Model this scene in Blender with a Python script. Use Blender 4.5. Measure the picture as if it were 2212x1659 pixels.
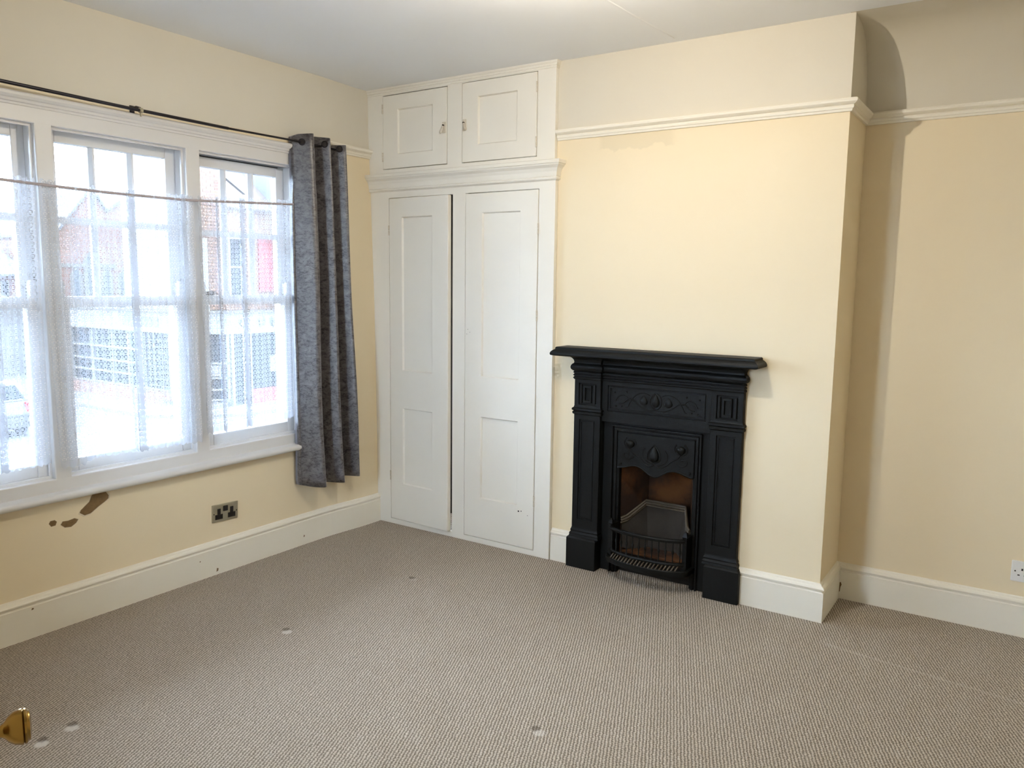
import bpy, math, random
from mathutils import Vector, Matrix

# ------------------------------------------------------------------ scene, camera, light
for _o in list(bpy.data.objects):
    bpy.data.objects.remove(_o, do_unlink=True)
SC = bpy.context.scene
COL = SC.collection
SC.view_settings.view_transform = 'Standard'
SC.view_settings.look = 'None'
SC.view_settings.gamma = 1.0
SC.view_settings.use_curve_mapping = False
SC.view_settings.exposure = 0.42
SC.cycles.max_bounces = 6
SC.cycles.diffuse_bounces = 4
SC.cycles.glossy_bounces = 2
SC.cycles.transparent_max_bounces = 12
SC.cycles.adaptive_threshold = 0.05
SC.cycles.use_light_tree = False
SC.cycles.caustics_reflective = False
SC.cycles.caustics_refractive = False
SC.cycles.sample_clamp_indirect = 15.0

CAM_LOC = (3.2306, -3.3904, 1.4134)
YAW, PITCH, ROLL, FPX = 0.5869, -0.1269, 0.0124, 1712.78
_cy, _sy, _cp, _sp = math.cos(YAW), math.sin(YAW), math.cos(PITCH), math.sin(PITCH)
_f = Vector((-_sy * _cp, _cy * _cp, _sp))
_r0 = Vector((_cy, _sy, 0))
_u0 = _r0.cross(_f)
_r = math.cos(ROLL) * _r0 + math.sin(ROLL) * _u0
_u = -math.sin(ROLL) * _r0 + math.cos(ROLL) * _u0
camd = bpy.data.cameras.new('camera')
camd.sensor_fit = 'HORIZONTAL'
camd.sensor_width = 36.0
camd.lens = FPX / 2212 * 36.0
camd.clip_start = 0.02
camd.clip_end = 300
cam = bpy.data.objects.new('camera', camd)
COL.objects.link(cam)
cam.matrix_world = Matrix(((_r.x, _u.x, -_f.x, CAM_LOC[0]), (_r.y, _u.y, -_f.y, CAM_LOC[1]),
                           (_r.z, _u.z, -_f.z, CAM_LOC[2]), (0, 0, 0, 1)))
SC.camera = cam

SKY = 27.0           # radiance of the white overcast sky
LAMP = 35.0         # watts of the bare bulb
world = bpy.data.worlds.new('overcast_sky')
SC.world = world
world.use_nodes = True
_bg = world.node_tree.nodes['Background']
_bg.inputs['Color'].default_value = (0.71, 0.865, 1.11, 1)
_bg.inputs['Strength'].default_value = SKY

# ------------------------------------------------------------------ helpers: nodes
class S:
    """a shader socket with arithmetic"""
    def __init__(s, nt, k): s.nt, s.k = nt, k
    def __add__(s, b): return mth(s.nt, 'ADD', s, b)
    def __radd__(s, b): return mth(s.nt, 'ADD', s, b)
    def __sub__(s, b): return mth(s.nt, 'SUBTRACT', s, b)
    def __rsub__(s, b): return mth(s.nt, 'SUBTRACT', b, s)
    def __mul__(s, b): return mth(s.nt, 'MULTIPLY', s, b)
    def __rmul__(s, b): return mth(s.nt, 'MULTIPLY', s, b)
    def __truediv__(s, b): return mth(s.nt, 'DIVIDE', s, b)
    def f(s, op, b=None, c=None): return mth(s.nt, op, s, b, c)

def mth(nt, op, a, b=None, c=None):
    n = nt.nodes.new('ShaderNodeMath'); n.operation = op
    for i, v in enumerate((a, b, c)):
        if v is None: continue
        if isinstance(v, S): nt.links.new(v.k, n.inputs[i])
        else: n.inputs[i].default_value = v
    return S(nt, n.outputs[0])

def sstep(x, a, b):
    n = x.nt.nodes.new('ShaderNodeMapRange'); n.interpolation_type = 'SMOOTHSTEP'
    x.nt.links.new(x.k, n.inputs['Value'])
    n.inputs['From Min'].default_value = a; n.inputs['From Max'].default_value = b
    return S(x.nt, n.outputs['Result'])

def xyz(nt, src='pos'):
    if src == 'pos':
        o = nt.nodes.new('ShaderNodeNewGeometry').outputs['Position']
    else:
        o = nt.nodes.new('ShaderNodeTexCoord').outputs[src]
    n = nt.nodes.new('ShaderNodeSeparateXYZ'); nt.links.new(o, n.inputs[0])
    return [S(nt, n.outputs[i]) for i in range(3)] + [S(nt, o)]

def comb(nt, a, b, c):
    n = nt.nodes.new('ShaderNodeCombineXYZ')
    for i, v in enumerate((a, b, c)):
        if isinstance(v, S): nt.links.new(v.k, n.inputs[i])
        else: n.inputs[i].default_value = v
    return S(nt, n.outputs[0])

def noise(nt, vec, scale, detail=3, rough=.55, dist=0):
    n = nt.nodes.new('ShaderNodeTexNoise')
    n.inputs['Scale'].default_value = scale; n.inputs['Detail'].default_value = detail
    n.inputs['Roughness'].default_value = rough; n.inputs['Distortion'].default_value = dist
    nt.links.new(vec.k, n.inputs['Vector'])
    return S(nt, n.outputs[0])

def mixc(nt, fac, a, b):
    n = nt.nodes.new('ShaderNodeMix'); n.data_type = 'RGBA'
    for nm, v in ((0, fac), (6, a), (7, b)):
        if isinstance(v, S): nt.links.new(v.k, n.inputs[nm])
        elif nm == 0: n.inputs[0].default_value = v
        else: n.inputs[nm].default_value = (*v, 1)
    return S(nt, n.outputs[2])

def bump(nt, h, strength, dist):
    n = nt.nodes.new('ShaderNodeBump')
    n.inputs['Strength'].default_value = strength; n.inputs['Distance'].default_value = dist
    nt.links.new(h.k, n.inputs['Height'])
    return S(nt, n.outputs[0])

def newmat(name):
    m = bpy.data.materials.new(name); m.use_nodes = True
    nt = m.node_tree
    return m, nt, nt.nodes['Principled BSDF']

def plug(nt, b, **kw):
    for k, v in kw.items():
        k = k.replace('_', ' ')
        if isinstance(v, S): nt.links.new(v.k, b.inputs[k])
        elif isinstance(v, tuple): b.inputs[k].default_value = (*v, 1) if len(v) == 3 else v
        else: b.inputs[k].default_value = v

def paint(name, c, rough=.5, var=.06, vs=6.0, bs=60.0, bst=.12, bd=.002, metal=0.0, spec=.5):
    """painted or plain surface: slow colour drift and fine relief"""
    m, nt, b = newmat(name)
    p = xyz(nt)[3]
    n1 = noise(nt, p, vs, 4)
    col = mixc(nt, n1, tuple(x * (1 - var) for x in c), tuple(min(1, x * (1 + var)) for x in c))
    plug(nt, b, Base_Color=col, Roughness=rough, Metallic=metal)
    b.inputs['Specular IOR Level'].default_value = spec
    if bst:
        plug(nt, b, Normal=bump(nt, noise(nt, p, bs, 4), bst, bd))
    return m

M = {}
def build_materials():
    M['trim'] = paint('trim_gloss_paint', (.85, .81, .71), .38, .03, 5, 45, .10)
    M['cupboard'] = paint('cupboard_paint', (.85, .82, .745), .42, .035, 4, 40, .14)
    M['frame'] = paint('window_frame_paint', (0.69, 0.675, 0.66), .38, .03, 5, 40, .10)
    M['black_iron'] = paint('black_iron_paint', (0.0045, 0.0058, 0.0062), .52, .25, 8, 160, .22, .002, spec=.2)
    M['soot_shade'] = paint('soot_shade_iron', (.008, .007, .006), .8, .4, 14, 120, .3)  # chamber soot, and the black that stands for shade below the basket
    M['dark'] = paint('dark_interior', (.02, .015, .012), .9, .3)
    M['brass'] = paint('aged_brass', (0.36, 0.225, 0.06), .22, .12, 20, 90, .03, .001, metal=1.0)
    M['bronze'] = paint('dark_bronze_rod', (.03, .028, .035), .35, .2, 20, 90, .03, metal=.7)
    M['steel'] = paint('brushed_steel', (.50, .47, .36), .38, .06, 30, 300, .05, .0005, metal=.9)
    M['black_plastic'] = paint('black_plastic', (.008, .008, .009), .4, .1, bst=0)
    M['white_plastic'] = paint('white_plastic', (.80, .79, .76), .35, .02, bst=0)
    M['hinge'] = paint('painted_hinge', (.66, .60, .50), .5, .25, 90, 200, .2)
    M['chip'] = paint('bare_plaster', (.20, .125, .055), .95, .35, 60, 120, .5, .003)
    M['chip_edge'] = paint('flaked_paint_edge', (.70, .60, .44), .8, .1, 60, 120, .3)
    M['netrod'] = paint('net_wire_cover', (.42, .37, .38), .6, .1, bst=0)
    M['eyelet'] = paint('eyelet_metal', (.62, .62, .64), .25, .05, metal=1.0, bst=0)
    M['road'] = paint('asphalt', (0.055, 0.056, 0.058), .9, .15, .6, 30, .2)
    M['yard'] = paint('pale_yard_paving', (.30, .29, .28), .9, .12, .8, 20, .2)
    M['paving'] = paint('paving', (0.075, 0.074, 0.072), .9, .12, .8, 20, .2)
    M['roadline'] = paint('road_line_paint', (0.12, 0.12, 0.12), .8, .05, bst=0)
    M['render'] = paint('white_render', (0.075, 0.076, 0.077), .8, .04, .7, 10, .1)
    M['fascia'] = paint('white_fascia', (0.085, 0.088, 0.09), .5, .02, .7, bst=0)
    M['letter'] = paint('pale_letters', (0.035, 0.04, 0.045), .5, .02, bst=0)
    M['ink'] = paint('black_letters', (.02, .02, .02), .5, .02, bst=0)
    M['shopglass'] = paint('dark_shop_glass', (0.01, 0.013, 0.016), .6, .3, .4, bst=0, spec=.05)
    M['slate'] = paint('slate_roof', (0.055, 0.058, 0.066), .8, .2, 1.2, 8, .3)
    M['tile'] = paint('clay_roof_tile', (0.055, 0.042, 0.04), .85, .35, 3, 12, .3)
    M['stone'] = paint('pale_stone', (0.07, 0.068, 0.064), .85, .1, 1.5, 9, .2)
    M['carpaint'] = paint('car_paint', (0.03, 0.032, 0.036), .3, .03, bst=0)
    M['tail'] = paint('tail_lamp_red', (0.25, 0.008, 0.01), .25, .05, bst=0)
    M['rubber'] = paint('tyre_rubber', (.02, .02, .02), .8, .1, bst=0)
    M['redpaint'] = paint('red_paint', (0.12, 0.012, 0.014), .5, .1, bst=0)
    M['brick_a'] = paint('orange_brick', (0.085, 0.042, 0.026), .9, .25, 2.5, 14, .3)
    M['brick_b'] = paint('red_brick', (0.07, 0.034, 0.024), .9, .25, 2.5, 14, .3)
    M['mortar'] = paint('mortar', (0.11, 0.1, 0.095), .95, .1, 3, 20, .2)
    M['ash'] = paint('sooty_fire_brick', (.030, .026, .022), .9, .5, 12, 60, .4)
    M['iron_ledge'] = paint('ash_grey_iron', (0.085, 0.068, 0.048), .6, .3, 18, 90, .25)

    # walls: cream below the picture rail, off-white distemper above it
    m, nt, b = newmat('wall_plaster_paint'); M['wall'] = m
    x, y, z, p = xyz(nt)
    up = sstep(z, 2.118, 2.122)
    cream = mixc(nt, noise(nt, p, 1.6, 5), (.80, .675, .47), (.85, .735, .53))
    white = mixc(nt, noise(nt, p, 2.2, 5), (.66, .61, .51), (.71, .66, .56))
    # water mark creeping down from the rail on the chimney breast
    edge = noise(nt, p, 9, 4) * .10
    dz = z + edge
    st = sstep(dz, 2.085, 2.092) * sstep(x, 1.42, 1.46) * (1 - sstep(x, 1.78, 1.83)) * (1 - sstep(y, .04, .06))
    cream = mixc(nt, st * .55, cream, (.70, .60, .42))
    plug(nt, b, Base_Color=mixc(nt, up, cream, white), Roughness=.62)
    plug(nt, b, Normal=bump(nt, noise(nt, p, 7, 4, .6), .25, .006))

    M['ceiling'] = paint('ceiling_paint', (0.89, 0.91, 0.94), .7, .03, 1.2, 8, .22, .005)

    # ribbed loop-pile carpet
    m, nt, b = newmat('ribbed_carpet'); M['carpet'] = m
    x, y, z, p = xyz(nt)
    a = .39
    s = (x * math.cos(a) + y * math.sin(a)) / .0105
    t = (y * math.cos(a) - x * math.sin(a)) / .012
    wob = noise(nt, p, 55, 3, .65) * 7.0
    wob2 = noise(nt, p, 75, 2, .6) * 11.0
    rib = (s * (2 * math.pi) + wob).f('SINE') * .5 + .5
    row = s.f('FLOOR') * .5
    loop = ((t + row) * (2 * math.pi) + wob2).f('SINE') * .5 + .5
    fib = noise(nt, p, 300, 3, .75)
    h = rib * .46 + loop * .24 + fib * .62
    big = noise(nt, p, 1.3, 4)
    c0 = mixc(nt, big, (.165, .138, .108), (.205, .174, .138))
    c1 = mixc(nt, big, (.56, .49, .405), (.62, .55, .46))
    col = mixc(nt, sstep(h, .30, 1.02), c0, c1)
    dn = noise(nt, p, 64, 2) * .014
    for cx, cy, pale in ((.784, -2.20, .9), (.796, -2.297, .95), (2.011, -1.376, .55), (.79, -1.343, .7), (.831, -.613, .15)):
        dx = x - cx; dy = y - cy
        d = ((dx * dx) + (dy * dy)).f('SQRT') + dn
        col = mixc(nt, (1 - sstep(d, .020, .032)) * pale, col, (.66, .63, .58))
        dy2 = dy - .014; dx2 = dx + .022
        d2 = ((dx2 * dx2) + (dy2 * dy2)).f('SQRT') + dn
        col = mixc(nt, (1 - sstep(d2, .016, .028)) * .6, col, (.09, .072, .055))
    # the pale worn line of an old carpet edge by the chimney breast
    ln = (1 - sstep((y + .175 + (x - 2.6) * .13 + dn * 1.4).f('ABSOLUTE'), .004, .014)) * sstep(x, 2.58, 2.64)
    col = mixc(nt, ln * .22, col, (.60, .55, .48))
    plug(nt, b, Base_Color=col, Roughness=.95, Normal=bump(nt, h, .8, .0035))
    b.inputs['Specular IOR Level'].default_value = .1

    # crushed velvet
    m, nt, b = newmat('crushed_velvet'); M['velvet'] = m
    u, v, w, uv = xyz(nt, 'UV')
    q = comb(nt, u * .75, v * 1.0, 0.0)
    n1 = noise(nt, q, 30, 6, .72, .6)
    n2 = noise(nt, comb(nt, u * .6 + 3.1, v * 1.3, 0.0), 95, 5, .75, .8)
    crush = sstep(n1 * .45 + n2 * .55, .41, .53)
    creas = 1 - sstep((n2 - .5).f('ABSOLUTE'), .0, .03)
    col = mixc(nt, crush, (.008, .007, .009), (.112, .104, .110))
    col = mixc(nt, sstep(n1, .50, .70) * .6, col, (.21, .20, .21))
    col = mixc(nt, creas * .35, col, (.012, .011, .013))
    plug(nt, b, Base_Color=col, Roughness=.36, Normal=bump(nt, n1 + n2 * .5, .3, .005))
    b.inputs['Sheen Weight'].default_value = .6
    b.inputs['Sheen Roughness'].default_value = .35
    b.inputs['Sheen Tint'].default_value = (.85, .85, .95, 1)
    b.inputs['Specular IOR Level'].default_value = 1.0

    # lace net: staggered rosettes ringed with holes
    m, nt, b = newmat('lace_net'); M['lace'] = m
    u, v, w, uv = xyz(nt, 'UV')
    A, B = .034, .0235
    def cell(ou, ov):
        fx = ((u / A + ou).f('FRACT') - .5) * A
        fy = ((v / B + ov).f('FRACT') - .5) * B
        return fx, fy
    def rad(fx, fy, kx=1.0):
        return (fx * fx * kx + fy * fy).f('SQRT')
    ax, ay = cell(0, 0); ra = rad(ax, ay)
    ang = mth(nt, 'ARCTAN2', ay, ax)
    spoke = sstep((ang * 4).f('COSINE'), -.95, -.55)
    ring = sstep(ra, .0058, .0066) * (1 - sstep(ra, .0092, .0100)) * spoke
    dot = 1 - sstep(ra, .0009, .0015)
    bx, by = cell(.5, .5); rb = rad(bx, by)
    dotb = 1 - sstep(rb, .0012, .0018)
    cx_, cy_ = cell(.5, 0.0); rc = rad(cx_, cy_)
    dotc = 1 - sstep(rc, .0022, .0029)
    hole = ring.f('MAXIMUM', dot).f('MAXIMUM', dotb).f('MAXIMUM', dotc)
    hole = hole * sstep(v, .028, .030)
    alpha = 1 - (hole * .80 + .20)
    alpha = alpha * .86 + .02
    tr = nt.nodes.new('ShaderNodeBsdfTransparent')
    df = nt.nodes.new('ShaderNodeBsdfDiffuse'); df.inputs[0].default_value = (.88, .90, .94, 1)
    tl = nt.nodes.new('ShaderNodeBsdfTranslucent'); tl.inputs[0].default_value = (.25, .28, .33, 1)
    m1 = nt.nodes.new('ShaderNodeMixShader'); m1.inputs[0].default_value = .38
    nt.links.new(df.outputs[0], m1.inputs[1]); nt.links.new(tl.outputs[0], m1.inputs[2])
    m2 = nt.nodes.new('ShaderNodeMixShader')
    nt.links.new(alpha.k, m2.inputs[0]); nt.links.new(tr.outputs[0], m2.inputs[1]); nt.links.new(m1.outputs[0], m2.inputs[2])
    nt.links.new(m2.outputs[0], nt.nodes['Material Output'].inputs['Surface'])
    nt.nodes.remove(b)

    # thin window glass
    m, nt, b = newmat('window_glass'); M['glass'] = m
    tr = nt.nodes.new('ShaderNodeBsdfTransparent'); tr.inputs[0].default_value = (.97, .985, .98, 1)
    gl = nt.nodes.new('ShaderNodeBsdfGlossy'); gl.inputs['Roughness'].default_value = .02
    fr = nt.nodes.new('ShaderNodeFresnel'); fr.inputs[0].default_value = 1.45
    m2 = nt.nodes.new('ShaderNodeMixShader')
    nt.links.new(fr.outputs[0], m2.inputs[0]); nt.links.new(tr.outputs[0], m2.inputs[1]); nt.links.new(gl.outputs[0], m2.inputs[2])
    nt.links.new(m2.outputs[0], nt.nodes['Material Output'].inputs['Surface'])
    nt.nodes.remove(b)

    # fire bricks: rusty, heat-stained
    m, nt, b = newmat('rusty_fire_brick'); M['firebrick'] = m
    p = xyz(nt)[3]
    n1 = noise(nt, p, 6, 5)
    col = mixc(nt, sstep(n1, .35, .68), (.022, .008, .003), (.13, .05, .012))
    plug(nt, b, Base_Color=col, Roughness=.9, Normal=bump(nt, noise(nt, p, 50, 5), .5, .004))

    # brickwork of far walls
    for nm, c1, c2, sc in (('brickwall', (.085, .042, .026), (.065, .032, .022), 1.0), ('brickwall_red', (.085, .034, .024), (.065, .028, .022), 1.0)):
        m, nt, b = newmat(nm); M[nm] = m
        x, y, z, p = xyz(nt)
        n = nt.nodes.new('ShaderNodeTexBrick')
        nt.links.new(comb(nt, x + y, z, 0.0).k, n.inputs['Vector'])
        n.inputs['Scale'].default_value = 1.0
        n.inputs['Brick Width'].default_value = .24; n.inputs['Row Height'].default_value = .083
        n.inputs['Mortar Size'].default_value = .008
        n.inputs['Color1'].default_value = (*c1, 1); n.inputs['Color2'].default_value = (*c2, 1)
        n.inputs['Mortar'].default_value = (.11, .10, .09, 1)
        nt.links.new(n.outputs['Color'], b.inputs['Base Color'])
        b.inputs['Roughness'].default_value = .9
        plug(nt, b, Normal=bump(nt, S(nt, n.outputs['Fac']), -.6, .01))

build_materials()

# ------------------------------------------------------------------ helpers: meshes
WL = {}
def empty(name, loc, **tags):
    o = bpy.data.objects.new(name, None); COL.objects.link(o)
    o.location = loc; o.empty_display_size = .1
    WL[o.name] = Vector(loc); tag(o, **tags)
    return o

def tag(o, label=None, cat=None, group=None, kind=None):
    if label: o['label'] = label
    if cat: o['category'] = cat
    if group: o['group'] = group
    if kind: o['kind'] = kind
    return o

class MB:
    def __init__(s): s.v, s.f, s.uv = [], [], None
    def add(s, vs, fs):
        k = len(s.v); s.v += [tuple(p) for p in vs]; s.f += [tuple(i + k for i in f) for f in fs]; return s
    def box(s, x0, x1, y0, y1, z0, z1):
        return s.add([(x0,y0,z0),(x1,y0,z0),(x1,y1,z0),(x0,y1,z0),(x0,y0,z1),(x1,y0,z1),(x1,y1,z1),(x0,y1,z1)],
                     [(0,3,2,1),(4,5,6,7),(0,1,5,4),(1,2,6,5),(2,3,7,6),(3,0,4,7)])
    def prism(s, poly, ax, a, b):
        """poly: 2-D points in the two other axes (in axis order), extruded along ax from a to b"""
        def P(p, c):
            return (c, p[0], p[1]) if ax == 'x' else (p[0], c, p[1]) if ax == 'y' else (p[0], p[1], c)
        n = len(poly)
        return s.add([P(p, a) for p in poly] + [P(p, b) for p in poly],
                     [tuple(range(n)), tuple(range(2*n-1, n-1, -1))] + [(i, i+n, (i+1) % n + n, (i+1) % n) for i in range(n)])
    def loft(s, rings, cap=True, closed=True):
        n = len(rings[0]); k = len(s.v)
        vs = [p for r in rings for p in r]; fs = []
        m = n if closed else n - 1
        for j in range(len(rings) - 1):
            for i in range(m):
                fs.append((j*n+i, j*n+(i+1) % n, (j+1)*n+(i+1) % n, (j+1)*n+i))
        if cap and closed:
            fs.append(tuple(range(n-1, -1, -1))); fs.append(tuple((len(rings)-1)*n+i for i in range(n)))
        return s.add(vs, fs)
    def rects(s, x0, x1, yf, yb, layers):
        """stack of rectangles: layers of (outset, z); the back edge stays at yb"""
        return s.loft([[(x0-o, yf-o, z), (x1+o, yf-o, z), (x1+o, yb, z), (x0-o, yb, z)] for o, z in layers])
    def tube(s, pts, r, n=8, cap=True):
        pts = [Vector(p) for p in pts]; rings = []
        rr = r if isinstance(r, (list, tuple)) else [r] * len(pts)
        up = Vector((0, 0, 1)); side = None
        for i, p in enumerate(pts):
            t = (pts[min(i+1, len(pts)-1)] - pts[max(i-1, 0)]).normalized()
            if side is None:
                side = t.cross(up)
                if side.length < .1: side = t.cross(Vector((1, 0, 0)))
            side = (side - t * side.dot(t)).normalized()
            b = t.cross(side)
            rings.append([p + (side * math.cos(2*math.pi*k/n) + b * math.sin(2*math.pi*k/n)) * rr[i] for k in range(n)])
        return s.loft(rings, cap)
    def lathe(s, prof, o, axis=(0, 0, 1), n=16):
        """prof: (radius, height along axis) from origin o"""
        a = Vector(axis).normalized(); o = Vector(o)
        t = Vector((1, 0, 0)) if abs(a.x) < .8 else Vector((0, 1, 0))
        e1 = a.cross(t).normalized(); e2 = a.cross(e1)
        return s.loft([[o + a*h + (e1*math.cos(2*math.pi*k/n) + e2*math.sin(2*math.pi*k/n))*max(r, 1e-4) for k in range(n)] for r, h in prof])
    def sweep(s, prof, path, up=(0, 0, 1), cap=True):
        """prof: closed (out, up) points; path: 3-D polyline in a horizontal plane; out = right-hand side of travel"""
        pts = [Vector(p) for p in path]; U = Vector(up); rings = []
        for i, p in enumerate(pts):
            d0 = (p - pts[i-1]).normalized() if i else None
            d1 = (pts[i+1] - p).normalized() if i < len(pts)-1 else None
            a = (d0 or d1).cross(U).normalized(); b = (d1 or d0).cross(U).normalized()
            nrm = (a + b).normalized(); k = 1 / max(.2, nrm.dot(a))
            rings.append([p + nrm*(o*k) + U*z for o, z in prof])
        return s.loft(rings, cap)
    def plate(s, ax, p0, p1, u0, u1, v0, v1, holes=(), eu=(), ev=()):
        """slab normal to ax from p0 (front) to p1 with rectangular through holes (u0,u1,v0,v1)"""
        us = sorted({u0, u1, *eu, *[h[0] for h in holes], *[h[1] for h in holes]})
        vs = sorted({v0, v1, *ev, *[h[2] for h in holes], *[h[3] for h in holes]})
        us = [u for u in us if u0 - 1e-9 <= u <= u1 + 1e-9]; vs = [v for v in vs if v0 - 1e-9 <= v <= v1 + 1e-9]
        nu, nv = len(us), len(vs)
        def solid(i, j):
            if i < 0 or j < 0 or i >= nu-1 or j >= nv-1: return False
            cu, cv = (us[i]+us[i+1])/2, (vs[j]+vs[j+1])/2
            return not any(h[0] < cu < h[1] and h[2] < cv < h[3] for h in holes)
        def P(c, u, v): return (c, u, v) if ax == 'x' else (u, c, v) if ax == 'y' else (u, v, c)
        idx = lambda l, i, j: l*nu*nv + i*nv + j
        V = [P(c, u, v) for c in (p0, p1) for u in us for v in vs]; F = []
        for i in range(nu-1):
            for j in range(nv-1):
                if not solid(i, j): continue
                a, b, c, d = (i, j), (i+1, j), (i+1, j+1), (i, j+1)
                F.append(tuple(idx(0, *q) for q in (a, b, c, d)))
                F.append(tuple(idx(1, *q) for q in (d, c, b, a)))
                for (ni, nj), (q, r) in (((i, j-1), (a, b)), ((i+1, j), (b, c)), ((i, j+1), (c, d)), ((i-1, j), (d, a))):
                    if not solid(ni, nj):
                        F.append((idx(0, *r), idx(0, *q), idx(1, *q), idx(1, *r)))
        return s.add(V, F)
    def build(s, name, mat, parent=None, origin=None, smooth=False, bevel=0, rot=None, solid=0, clean=True, segs=2):
        if origin is None:
            if parent is not None: origin = WL[parent.name]
            else:
                xs, ys, zs = zip(*s.v)
                origin = Vector(((min(xs)+max(xs))/2, (min(ys)+max(ys))/2, min(zs)))
        origin = Vector(origin)
        me = bpy.data.meshes.new(name)
        me.from_pydata([tuple(Vector(p) - origin) for p in s.v], [], s.f)
        if s.uv:
            l = me.uv_layers.new(name='UVMap')
            for lp in me.loops: l.data[lp.index].uv = s.uv[lp.vertex_index]
        import bmesh
        bm = bmesh.new(); bm.from_mesh(me)
        if clean:
            loose = [v for v in bm.verts if not v.link_faces]
            bmesh.ops.delete(bm, geom=loose, context='VERTS')
        bmesh.ops.recalc_face_normals(bm, faces=bm.faces)
        bm.to_mesh(me); bm.free()
        if smooth:
            for p in me.polygons: p.use_smooth = True
            if smooth is not True:
                me.set_sharp_from_angle(angle=math.radians(smooth))
        me.materials.append(M[mat] if isinstance(mat, str) else mat)
        return place(name, me, origin, parent, rot, bevel, solid, segs)

def place(name, me, origin, parent=None, rot=None, bevel=0, solid=0, segs=2):
    o = bpy.data.objects.new(name, me); COL.objects.link(o)
    origin = Vector(origin)
    if parent is not None:
        o.parent = parent; o.location = origin - WL[parent.name]
    else: o.location = origin
    if rot: o.rotation_euler = rot
    WL[o.name] = origin
    if solid:
        md = o.modifiers.new('solidify', 'SOLIDIFY'); md.thickness = solid; md.offset = 0
    if bevel:
        md = o.modifiers.new('bevel', 'BEVEL'); md.width = bevel; md.segments = segs
        md.limit_method = 'ANGLE'; md.angle_limit = math.radians(40)
    return o

def interp(x, tab):
    if x <= tab[0][0]: return tab[0][1]
    for (a, p), (b, q) in zip(tab, tab[1:]):
        if x <= b: return p + (q-p)*(x-a)/(b-a)
    return tab[-1][1]

def struct(o, label, cat):
    return tag(o, label, cat, kind='structure')

# ------------------------------------------------------------------ the room shell
H = 2.47
BY = .027           # chimney breast plane
XC = 2.538          # chimney breast right corner
AY = .362           # alcove wall
T = .02
LEAN = [(0, .030), (.6, .024), (1.27, .014), (1.8, -.004), (2.2, -.021), (2.47, -.024)]
def lean(y, z):
    t = max(0, min(1, (y + .45) / .40)); t = t*t*(3-2*t)
    return t * interp(z, LEAN)

PLAN = [(-.3, .5), (-.3, -3.48), (2.5, -3.48), (2.5, -4.9), (4.3, -4.9)]
o = MB().prism(PLAN + [(4.3, .5)], 'z', -.08, 0).build('floor', 'carpet')
struct(o, 'beige-grey ribbed loop-pile carpet covering the whole floor', 'floor')

mb = MB().prism(PLAN + [(4.3, .03), (XC, .03), (XC, .5)], 'z', H, H+.12)
ceil = mb.build('ceiling', 'ceiling')
struct(ceil, 'off-white painted plaster ceiling with a raised board joint', 'ceiling')
seam = []
for i in range(30):
    y = -.025 - i*.115
    seam.append((1.812 - (i*.115)*.062 + .0015*math.sin(i*1.7), y, H+.0035))
MB().tube(seam, .006, 8).build('board_joint', 'ceiling', ceil, smooth=True)

WHOLE = (-2.455, -.50, .53, 2.05)
mb = MB().plate('x', 0, -.25, -3.48, .5, 0, H, [WHOLE], eu=(-.45, -.37, -.29, -.21, -.13, -.05, 0.0), ev=(.4, .8, 1.27, 1.6, 1.8, 2.2))
mb.v = [(x + lean(y, z), y, z) for x, y, z in mb.v]
wl = struct(mb.build('wall_left', 'wall'), 'cream plaster window wall with chipped paint below the sill', 'wall')

mb = MB().plate('y', BY, .12, 1.19, XC, 0, H, [(1.47, 2.06, -1, .76)]).box(XC-.09, XC, .12, .5, 0, H)
struct(mb.build('wall_chimney', 'wall'), 'cream chimney breast behind the black fireplace', 'wall')
prof = [(AY, 0), (AY, 2.12), (.352, 2.19), (.325, 2.29), (.283, 2.37), (.24, 2.418), (.193, 2.445), (.144, 2.458), (.08, 2.466), (.012, H+.0005),
        (.012, H+.12), (.5, H+.12), (.5, 0)]
mb = MB().prism(prof, 'x', XC-.02, 4.3)
struct(mb.build('wall_back', 'wall', smooth=25), 'cream alcove wall right of the chimney breast, coved into the ceiling', 'wall')
struct(MB().box(-.3, 1.30, .40, .5, 0, H).build('wall_recess', 'wall'), 'plain wall at the back of the fitted cupboards', 'wall')
struct(MB().plate('x', 4.15, 4.3, -4.9, .4, 0, H).build('wall_right', 'wall'), 'cream plaster wall at the right side of the room', 'wall')
RR = (1.10, 1.52, .75, 2.12)  # opening of the added fill-light window
struct(MB().plate('y', -3.36, -3.48, -.05, 4.2, 0, H, [(2.83, 3.66, -1, 2.03), RR]).build('wall_rear', 'wall'), 'cream wall with the doorway the photo is taken from', 'wall')
struct(MB().box(2.5, 4.2, -4.9, -4.78, 0, H).box(2.5, 2.6, -4.78, -3.48, 0, H).build('wall_hall', 'wall'), 'cream wall of the hallway behind the doorway', 'wall')

# bare patches where the paint has flaked off under the sill
CHIPS = [[(-1.735,.452),(-1.715,.437),(-1.690,.440),(-1.655,.462),(-1.628,.476),(-1.612,.487),(-1.610,.500),(-1.625,.522),(-1.640,.533),(-1.668,.528),(-1.683,.512),(-1.693,.490),(-1.713,.475),(-1.730,.462)],
         [(-1.813,.421),(-1.797,.406),(-1.772,.403),(-1.752,.414),(-1.742,.427),(-1.757,.435),(-1.783,.431),(-1.804,.433)],
         [(-1.858,.436),(-1.850,.423),(-1.833,.424),(-1.827,.438),(-1.835,.446),(-1.852,.446)]]
for c in CHIPS:
    cy = sum(p[0] for p in c)/len(c); cz = sum(p[1] for p in c)/len(c)
    e = [(cy + (y-cy)*1.10 + .0, cz + (z-cz)*1.12) for y, z in c]
    MB().prism(e, 'x', -.003, .0006).build('flaked_edge', 'chip_edge', wl, origin=(0, cy, cz))
    MB().prism(c, 'x', -.003, .0010).build('bare_patch', 'chip', wl, origin=(0, cy, cz))

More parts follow.
